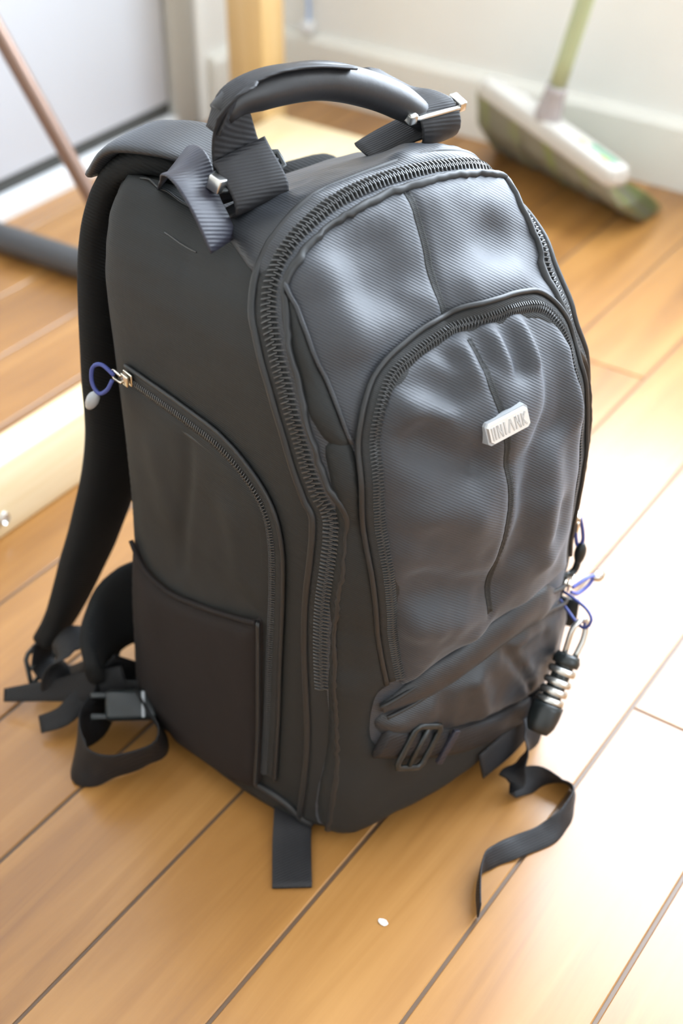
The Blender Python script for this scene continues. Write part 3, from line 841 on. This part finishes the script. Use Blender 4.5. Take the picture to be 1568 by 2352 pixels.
for a in ((-.0135, T, -.0135, Bt), (-.0115, T, -.0115, Bt), (-.0092, Bt, -.0092, T), (-.0092, T, -.0062, Bt), (-.0062, Bt, -.0062, T), (-.0036, T, -.0036, Bt),
          (-.0012, Bt, .0010, T), (.0010, T, .0032, Bt), (.0052, Bt, .0052, T), (.0052, T, .0082, Bt), (.0082, Bt, .0082, T), (.0106, T, .0106, Bt), (.0106, 0, .0134, T), (.0106, 0, .0134, Bt)):
    stroke(*a)
from_bm('raised_letters', bm, M['badge_dark'], bd)

# lower pocket with its slanting zip flap
lp, LOWP = patch('lower_pocket', TR['bot_pocket'], .009, .009, M['nylon_top'], bag,
    [(TR['bot_flap'], .004, -.005), ([(-.02, -.158, .15), (-.01, -.158, .105)], .010, .004), ([(-.05, -.153, .145), (-.052, -.153, .115)], .008, -.003),
     ([(.03, -.158, .13), (.045, -.157, .105)], .009, .004), ([(.01, -.159, .155), (.06, -.15, .14)], .006, -.003), ([(.075, -.145, .12), (.09, -.14, .09)], .009, .003)],
    rough=.002, rscale=34, seed=4, lift=.0008, step=.0032, surf=LID)
flap = band('zip_flap', [tuple((Vector(a) + Vector(b)) / 2) for a, b in zip(smooth_path(TR['bot_zip_up'], .012)[::1], [min(smooth_path(TR['bot_zip_lo'], .003), key=lambda q, a=a: (q - Vector(a)).length) for a in smooth_path(TR['bot_zip_up'], .012)])], .034, .0020, .0025, M['nylon_top'], bag, LID, 11, .004, .0050, taper=.04)
cord_on('flap_edge', TR['bot_zip_up'], .0018, .0045, M['piping'], flap, LID)
cord_on('flap_edge', TR['bot_zip_lo'], .0015, .0060, M['piping'], flap, LID)
# compression strap with its slide buckle
cs = band('compression_strap', TR['comp_strap'], .028, .0050, .0022, M['webbing'], bag, LID, 7, .004, .0015)
def frame_bars(name, center, xd, yd, w, h, r, mat, parent, mid_bar=True):
    """a slide buckle: rounded frame and a middle bar"""
    X, Y = Vector(xd).normalized(), Vector(yd).normalized(); C = Vector(center); Z = X.cross(Y)
    pts = []
    for sx, sy in ((1, 1), (-1, 1), (-1, -1), (1, -1)): pts += [C + X * sx * w / 2 * .82 + Y * sy * h / 2, C + X * sx * w / 2 + Y * sy * h / 2 * .8] if sx * sy > 0 else [C + X * sx * w / 2 + Y * sy * h / 2 * .8, C + X * sx * w / 2 * .82 + Y * sy * h / 2]
    order = []
    for (sx, sy) in ((1, -1), (1, 1), (-1, 1), (-1, -1)):
        ca = C + X * sx * w / 2 + Y * sy * h / 2 * .78; cb_ = C + X * sx * w / 2 * .8 + Y * sy * h / 2
        order += [ca, cb_] if sx * sy > 0 else [cb_, ca]
    P = []
    for i in range(8):
        a, b = order[i], order[(i + 1) % 8]
        k = max(1, int((b - a).length / .004)); P += [a + (b - a) * j / k for j in range(k)]
    T = tangents(P, True); fr = [(Z, t.cross(Z)) for t in T]
    bm = bmesh.new(); sweep(bm, P, fr, pill(r * 1.5, r * 2, 10, 3), closed=True)
    if mid_bar:
        Q = [C - X * w * .49, C, C + X * w * .49]; sweep(bm, Q, [(Z, Y)] * 3, pill(r * 1.3, r * 1.8, 8, 3))
    bmesh.ops.recalc_face_normals(bm, faces=bm.faces)
    return from_bm(name, bm, mat, parent, True)
q, n = LID.near(Vector(TR['comp_strap'][1])); tx = (Vector(TR['comp_strap'][2]) - Vector(TR['comp_strap'][0])).normalized(); ty = n.cross(tx)
frame_bars('slide_buckle', q + n * .0092, ty, tx, .040, .026, .0026, M['plastic'], cs)
q2, n2 = LID.near(Vector((-.045, -.153, .093))); box_obj('strap_keeper', (-.003, -.0165, -.001), (.003, .0165, .0026), M['webbing_blue'], cs, .0008,
    mtx=Matrix.Translation(q2 + n2 * .0090) @ Matrix((tx, n2.cross(tx).normalized(), n2)).transposed().to_4x4())

# left side: zip pocket, stretch pocket, seams
sz = TR['side_zip']
side_panel_out = sz + [(-.150, -.03, .030), (-.157, .02, .020), (-.156, .06, .015), (-.152, .098, .03), (-.148, .112, .12), (-.141, .112, .25), (-.140, .108, .335)]
sp_, SIDE = patch('side_pocket', side_panel_out, .0040, .010, M['nylon_side'], bag, [(TR['side_seam'], .006, -.003), ([(-.141, .06, .30), (-.141, .05, .25)], .016, .003), ([(-.141, -.03, .29), (-.141, -.04, .24)], .014, .0025)], rough=.0012, rscale=22, seed=5, step=.0045)
zs = band('side_zipper', sz, .020, .0015, .0012, M['tape'], bag)
coil('zipper_coil', sz, .0066, .0022, .0027, zs); side_cord(sz, .0108, .0016, .0022, zs); side_cord(sz, -.0108, .0016, .0022, zs)
stretch_out = TR['side_edge'] + TR['side_right'] + [(-.153, -.035, .022), (-.156, .005, .016), (-.157, .045, .011), (-.153, .085, .014), (-.152, .105, .03), (-.150, .108, .09), (-.146, .108, .15)]
st_, STR = patch('stretch_pocket', stretch_out, .0065, .006, M['stretch'], bag, [([(-.147, .07, .14), (-.15, .06, .08)], .018, .003)], rough=.0008, rscale=14, seed=8, step=.0045, lift=.0042)
cord_on('pocket_hem', TR['side_edge'] + [(-.1415, -.058, .210)], .0021, .0085, M['stretch'], st_)
cord_on('side_edge_seam', TR['side_right'], .0016, .0078, M['piping'], st_)
cord_on('bottom_piping', TR['side_bot'], .0032, .0012, M['piping'], bag)
cord_on('top_seam', TR['top_seam'], .0009, .0004, M['piping'], bag)
cord_on('side_stitch', TR['stitch'], .0005, .0003, M['coil'], bag)
cord_on('top_seam', TR['anchorL'][1:] + [(-.074, -.048, .500)], .0011, .0006, M['gap_and_thread'], bag)
cord_on('top_seam', [(.075, .0, .494), (.066, -.025, .500), (.058, -.043, .500)], .0011, .0006, M['gap_and_thread'], bag)

# ------------------------------------------------------------------ grab handle and its webbing
handle = tube_obj('grab_handle', [(-.092, .022, .553), (-.078, .021, .560), (-.045, .019, .561), (-.010, .018, .556), (.025, .015, .543), (.056, .011, .526), (.080, .007, .507)], .0112, M['pad'], bag, 16, .004, radii=[.009, .0125, .0128, .0128, .0126, .0120, .009], ry=None)
A1 = (1, -.12, .10)
ribbon_obj('handle_cover', [((-.100, .020, .545), (.25, 1, .0)), ((-.088, .018, .5665), (.1, 1, -.1)), ((-.060, .017, .5735), (0, 1, -.15)), ((-.025, .015, .5705), (0, 1, -.15)), ((.008, .013, .562), (0, 1, -.15))], .020, .0022, M['webbing'], handle)
wl = ribbon_obj('handle_webbing', [((-.082, .020, .495), A1), ((-.083, .017, .506), A1), ((-.084, .015, .518), A1), ((-.086, .017, .532), (1, .0, .1)), ((-.088, .016, .546), (1, .05, .15)), ((-.089, .014, .557), (.95, .2, .25)), ((-.086, .012, .566), (.8, .5, .3)), ((-.076, .014, .573), (.3, .9, .1))], .036, .0024, M['webbing'], bag, widths=[.040, .040, .039, .037, .034, .030, .026, .020])
ribbon_obj('webbing_tail', [((-.085, .014, .531), A1), ((-.084, .008, .523), A1), ((-.083, .001, .515), A1), ((-.0825, -.004, .507), A1), ((-.0825, -.004, .500), A1), ((-.083, .002, .4955), A1), ((-.084, .016, .494), A1)], .041, .0026, M['webbing'], wl)
bl = frame_bars('slide_buckle', (-.084, .007, .518), (1, -.12, .10), (0, .6, .6), .050, .012, .0022, M['plastic'], wl)
box_obj('buckle_end', (-.004, -.005, -.005), (.004, .005, .005), M['steel'], bl, .0012, loc=(-.1085, .008, .5165), rot=(.3, .2, .3))
# load lifter webbing arching over the left shoulder
ribbon_obj('load_lifter', [((-.088, .088, .492), (.9, .45, .2)), ((-.104, .058, .512), (.9, .45, .2)), ((-.116, .030, .522), (.9, .45, .1)), ((-.121, .008, .512), (.9, .4, -.1)), ((-.120, -.004, .496), (.9, .3, -.2)), ((-.119, -.010, .484), (.9, .3, -.3))], .034, .0024, M['webbing_blue'], bag)
# right end of the handle
wr = ribbon_obj('handle_webbing', [((.082, .012, .490), A1), ((.081, .000, .494), A1), ((.080, -.006, .502), A1), ((.079, -.006, .512), A1), ((.078, .000, .5205), A1), ((.078, .014, .5225), A1), ((.075, .030, .5245), (.9, .4, 0)), ((.067, .044, .534), (.5, .8, .1)), ((.058, .046, .537), (.2, 1, .1))], .028, .0024, M['webbing'], bag, widths=[.034, .034, .034, .033, .032, .028, .024, .019, .016])
br_ = frame_bars('slide_buckle', (.078, .001, .519), (1, -.12, .0), (0, .9, .25), .043, .011, .0020, M['steel'], wr)
for ex in (.0565, .0995): box_obj('buckle_end', (-.0035, -.007, -.004), (.0035, .007, .004), M['steel'], br_, .0014, loc=(ex, .001 - (ex - .078) * .12, .519), rot=(.25, 0, -.12))
ribbon_obj('handle_anchor', [((.083, .004, .508), (.3, 1, .2)), ((.070, .016, .502), (.3, 1, .2)), ((.055, .026, .494), (.3, 1, .2)), ((.040, .030, .488), (.3, 1, .2))], .028, .004, M['webbing'], wr)
bk = box_obj('buckle', (-.013, -.007, -.0045), (.013, .007, .0045), M['plastic'], bag, .0028, loc=(.045, .046, .5375), rot=(0, .25, 0))
ribbon_obj('buckle_strap', [((.034, .046, .541), (0, 1, .2)), ((.022, .046, .548), (0, 1, .2)), ((.010, .046, .552), (0, 1, .1)), ((-.006, .047, .548), (0, 1, 0)), ((-.030, .050, .534), (0, 1, 0)), ((-.052, .056, .512), (0, 1, 0)), ((-.062, .062, .488), (0, 1, 0))], .014, .0022, M['webbing'], bk)
# ------------------------------------------------------------------ harness behind the bag
box_obj('back_panel', (-.112, .0, .03), (.112, .026, .415), M['mesh'], bag, .012, loc=(0, .118, 0))
SH = [((-.058, .085, .492), (1, .25, 0)), ((-.082, .112, .497), (1, .35, 0)), ((-.092, .138, .475), (1, .25, 0)), ((-.099, .151, .425), (1, .12, 0)), ((-.105, .153, .375), (1, .1, 0)), ((-.109, .156, .317), (1, .1, 0)), ((-.111, .160, .253), (1, .1, 0)), ((-.122, .166, .200), (1, .15, 0)), ((-.141, .176, .141), (1, .2, 0)), ((-.167, .190, .074), (1, .25, .1)), ((-.186, .198, .042), (1, .25, .1))]
strap = ribbon_obj('shoulder_strap', SH, .062, .020, M['mesh'], bag, .006, widths=[.050, .056, .062, .062, .060, .060, .062, .064, .062, .050, .030], e=3.4, n=22)
ribbon_obj('strap_top_cover', [((-.050, .078, .501), (1, .25, 0)), ((-.076, .105, .508), (1, .35, 0)), ((-.091, .130, .504), (1, .3, 0)), ((-.096, .148, .483), (1, .28, 0))], .056, .009, M['nylon_top'], strap, .004, e=3., n=20)
SHr = [((-a[0], a[1], a[2]), (1, -d[1], d[2])) for a, d in [((-.058, .100, .430), (1, .2, 0)), ((-.070, .128, .434), (1, .2, 0)), ((-.078, .150, .418), (1, .1, 0))] + [((p[0] * .72, p[1], p[2]), d) for p, d in SH[4:]]]
ribbon_obj('shoulder_strap', SHr, .062, .020, M['mesh'], bag, .006, widths=[.050, .056, .062, .062, .060, .060, .062, .064, .062, .050, .030], e=3.4, n=22)
ribbon_obj('shoulder_yoke', [((-.030, .060, .472), (1, .2, 0)), ((-.072, .092, .474), (1, .3, 0)), ((-.090, .122, .468), (1, .3, 0))], .07, .034, M['nylon_side'], bag, .006, e=3., n=20)
# lower strap ends, hip belt and loose webbing on the left
ribbon_obj('hip_belt_wing', [((-.100, .135, .085), (0, .1, 1)), ((-.132, .146, .082), (0, .1, 1)), ((-.155, .144, .076), (0, .15, 1)), ((-.178, .130, .070), (0, .2, 1)), ((-.190, .112, .062), (0, .2, 1))], .07, .014, M['mesh'], bag, .005, widths=[.09, .085, .07, .055, .034], e=3.4, n=20)
V1 = (0, 0, 1)
ribbon_obj('belt_webbing', [((-.150, .120, .050), V1), ((-.172, .118, .030), (.2, .3, 1)), ((-.194, .108, .022), (.4, .4, 1)), ((-.219, .098, .023), (.4, .2, 1)), ((-.236, .076, .0225), (.4, 0, 1)), ((-.232, .058, .0225), (.2, -.3, 1)), ((-.214, .047, .0225), (0, -.4, 1)), ((-.190, .040, .0225), (0, -.4, 1)), ((-.172, .046, .024), (-.3, -.2, 1)), ((-.164, .066, .026), (-.4, 0, 1)), ((-.160, .090, .034), (-.4, 0, 1))], .044, .0022, M['webbing_black'], bag, .004)
ribbon_obj('loose_webbing', [((-.234, .140, .012), (.5, .6, .5)), ((-.217, .128, .020), (.4, .6, .6)), ((-.196, .126, .030), (.3, .6, .8)), ((-.176, .112, .034), (.2, .4, 1)), ((-.160, .090, .040), (.1, .2, 1))], .022, .0022, M['webbing_black'], bag, .004, widths=[.016, .020, .022])
ribbon_obj('loose_webbing', [((-.240, .188, .016), (.5, .3, .5)), ((-.222, .166, .024), (.4, .5, .7)), ((-.207, .146, .032), (.3, .6, .8)), ((-.188, .122, .042), (.2, .5, 1)), ((-.166, .104, .048), (.1, .4, 1))], .026, .0022, M['webbing_black'], bag, .004, widths=[.012, .018, .026, .026])
ribbon_obj('strap_adjuster', [((-.190, .199, .040), (1, .3, .2)), ((-.196, .192, .022), (1, .3, .2)), ((-.190, .176, .016), (1, .4, .2)), ((-.176, .158, .030), (1, .5, 0)), ((-.150, .136, .046), (1, .5, 0))], .024, .0022, M['webbing_black'], bag, .004)
ribbon_obj('belt_loop', [((-.208, .150, .022), (.5, 0, 1)), ((-.200, .158, .052), (.6, .3, .6)), ((-.182, .160, .066), (.6, .6, .2)), ((-.166, .150, .062), (.6, .6, -.3)), ((-.160, .128, .040), (.5, .5, -.8)), ((-.166, .104, .026), (.3, .4, -1))], .028, .0022, M['webbing_black'], bag, .004)
bu = box_obj('belt_buckle', (-.022, -.013, -.007), (.022, .013, .007), M['plastic'], bag, .004, loc=(-.176, .082, .040), rot=(.7, .15, -.55))
bm = bmesh.new()
for s in (-1, 1): add_box(bm, (-.034, s * .009 - .0025, -.003), (-.018, s * .009 + .0025, .003), .001)
from_bm('buckle_prong', bm, M['plastic'], bu, True)
box_obj('buckle_bar', (.008, -.011, .0066), (.011, .011, .0082), M['clear'], bu, .0005)
lad = frame_bars('ladder_lock', (-.196, .196, .028), (1, .3, .2), (-.2, -.5, -.8), .034, .026, .0026, M['plastic'], bag)

# ------------------------------------------------------------------ straps at the bottom front
ribbon_obj('bottom_tab', [((-.118, -.062, .012), (.8, -.62, 0)), ((-.138, -.084, .0095), (.8, -.62, 0)), ((-.152, -.099, .0045), (.8, -.62, 0)), ((-.178, -.130, .0022), (.8, -.62, 0))], .031, .0024, M['webbing'], bag, .005)
V2 = (0, 0, 1)
ribbon_obj('front_strap', [((.074, -.144, .062), (.5, .1, .85)), ((.068, -.158, .052), (.75, 0, .65)), ((.054, -.167, .036), (.9, .25, .35)), ((.034, -.174, .022), (.85, .45, .25)), ((.020, -.176, .0105), (.3, .7, .6)), ((.028, -.179, .0085), (-.35, .8, .45)), ((.046, -.189, .0085), (-.6, .6, .5)), ((.056, -.204, .0088), (-.6, .2, .75)), ((.050, -.219, .0092), (-.3, -.1, 1)), ((.028, -.229, .0085), (-.2, .35, .9)), ((.004, -.229, .0060), (-.25, .8, .5)), ((-.020, -.222, .0060), (-.2, .85, .45)), ((-.044, -.217, .0080), (0, .5, .85)), ((-.060, -.219, .0095), (.3, .1, 1)), ((-.075, -.230, .0092), (.2, 0, 1)), ((-.090, -.245, .0090), (.1, 0, 1))], .0172, .0016, M['webbing'], bag, .003, widths=[.024, .024, .023, .021, .0178, .0172, .0172])
cord_on('blue_trim', [(.020, -.158, .030), (.004, -.158, .024), (-.012, -.156, .020)], .003, .002, M['cord'], bag)
ribbon_obj('under_strap', [((.105, -.135, .040), (0, .4, 1)), ((.075, -.150, .040), (0, .4, 1)), ((.040, -.158, .035), (0, .3, 1)), ((.0, -.160, .032), (0, .2, 1))], .026, .0022, M['webbing'], bag, .005)

# ------------------------------------------------------------------ zip pulls
def zip_pull(name, at, out, cord_pts, knob, mat, knob_mat, n_, parent):
    """slider with a cord loop and an end knob"""
    C = Vector(at); Z = Vector(n_).normalized(); X = Vector(out); X = (X - Z * X.dot(Z)).normalized(); Y = Z.cross(X)
    Mx = Matrix((X, Y, Z)).transposed().to_4x4(); Mx.translation = C
    bm = bmesh.new(); add_box(bm, (-.006, -.005, 0), (.005, .005, .0022), .0008, None); add_box(bm, (-.0055, -.0045, .0034), (.003, .0045, .0055), .0008, None); add_box(bm, (-.002, -.0018, .001), (.001, .0018, .005), 0, None)
    for v in bm.verts: v.co = Mx @ v.co
    sl = from_bm(name, bm, M['nickel'], parent, True)
    tube_obj('pull_tab', [Mx @ Vector(p) for p in ((.001, -.003, .006), (.010, -.0035, .0065), (.013, 0, .006), (.010, .0035, .0065), (.001, .003, .006))], .0011, M['nickel'], sl, 8, .002)
    tube_obj('pull_cord', cord_pts, .0016, M[mat], sl, 8, .002)
    k0, k1 = Vector(knob[0]), Vector(knob[1])
    tube_obj('pull_knob', [k0, (k0 + k1) / 2, k1], .004, M[knob_mat], sl, 12, .002, radii=[.0022, .0045, .0050, .0045, .0028])
    return sl
q, n = BODY.near(Vector((-.140, .086, .350)))
zip_pull('side_zip_slider', q + n * .0035, (0, 1, .05), [(-.1475, .094, .351), (-.151, .104, .357), (-.154, .112, .352), (-.156, .112, .340), (-.155, .106, .333), (-.152, .099, .338), (-.149, .095, .347)], ((-.156, .108, .333), (-.159, .116, .318)), 'cord', 'clear', n, zs)
q, n = BODY.near(Vector((.112, -.135, .218)))
zip_pull('pocket_zip_slider', q + n * .006, (.1, 0, -1), [(.121, -.138, .214), (.125, -.139, .200), (.127, -.139, .188), (.1255, -.136, .182), (.122, -.135, .195), (.120, -.136, .212)], ((.127, -.139, .186), (.126, -.138, .166)), 'cord', 'plastic', n, zip_pocket)
tube_obj('pull_hook', [(.126, -.138, .168), (.124, -.137, .158), (.116, -.136, .156), (.110, -.137, .160)], .003, M['plastic'], zip_pocket, 10, .003)
q, n = BODY.near(Vector((.112, -.135, .150)))
zip_pull('lower_zip_slider', q + n * .009, (1, -.2, 0), [(.120, -.140, .143), (.134, -.142, .146), (.145, -.142, .143), (.140, -.142, .136), (.128, -.141, .133), (.119, -.140, .139)], ((.144, -.142, .142), (.158, -.142, .137)), 'cord_light', 'steel', n, flap)

# combination lock hanging at the lower right of the bag
LA, LB = Vector((.088, -.170, .116)), Vector((.040, -.182, .062))
lk = tag(empty('combination_lock', (0, 0, 0)), 'black combination lock with silver dials hanging at the lower right of the backpack', 'lock')
BW = Matrix.Translation((-.4974, .7280, 0)) @ Matrix.Rotation(rad(76.8), 4, 'Z')
lk.location = BW @ LB; lk.rotation_euler = (0, 0, rad(76.8))
d = (LA - LB); LL = d.length; d.normalize()
def lpt(t): return d * (LL * t)
tube_obj('lock_body', [lpt(0), lpt(.1), lpt(.34)], .011, M['plastic'], lk, 18, .004, radii=[.0085, .0120, .0130, .0130])
tube_obj('lock_core', [lpt(.30), lpt(.6), lpt(.92)], .0080, M['plastic'], lk, 16, .006)
for t in (.38, .49, .60, .73):
    P = [lpt(t - .038), lpt(t), lpt(t + .038)]
    tube_obj('dial', P, .0102, M['steel'], lk, 20, .002, radii=[.0108, .0120, .0120, .0108])
tube_obj('lock_cap', [lpt(.80), lpt(.86), lpt(.93)], .009, M['plastic'], lk, 16, .003, radii=[.0110, .0118, .0095])
tube_obj('shackle', [lpt(.90) + Vector((.004, -.004, 0)), lpt(1.05) + Vector((.008, -.004, .006)), lpt(1.20) + Vector((.004, -.002, .012)), lpt(1.16) + Vector((-.006, .0, .012)), lpt(1.02) + Vector((-.006, .001, .004)), lpt(.88) + Vector((-.003, .002, 0))], .0024, M['steel'], lk, 10, .003)
box_obj('lock_tag', (-.002, -.008, -.014), (.002, .008, .014), M['plastic'], bag, .001, loc=(.126, -.135, .110), rot=(0, .1, .5))
tube_obj('lock_cord', [(.108, -.138, .136), (.103, -.152, .1345), (.0985, -.166, .1330), (.0975, -.1745, .1355), (.1005, -.1765, .1435), (.104, -.168, .1475), (.108, -.150, .146), (.110, -.139, .144)], .0013, M['cord'], bag, 8, .003)
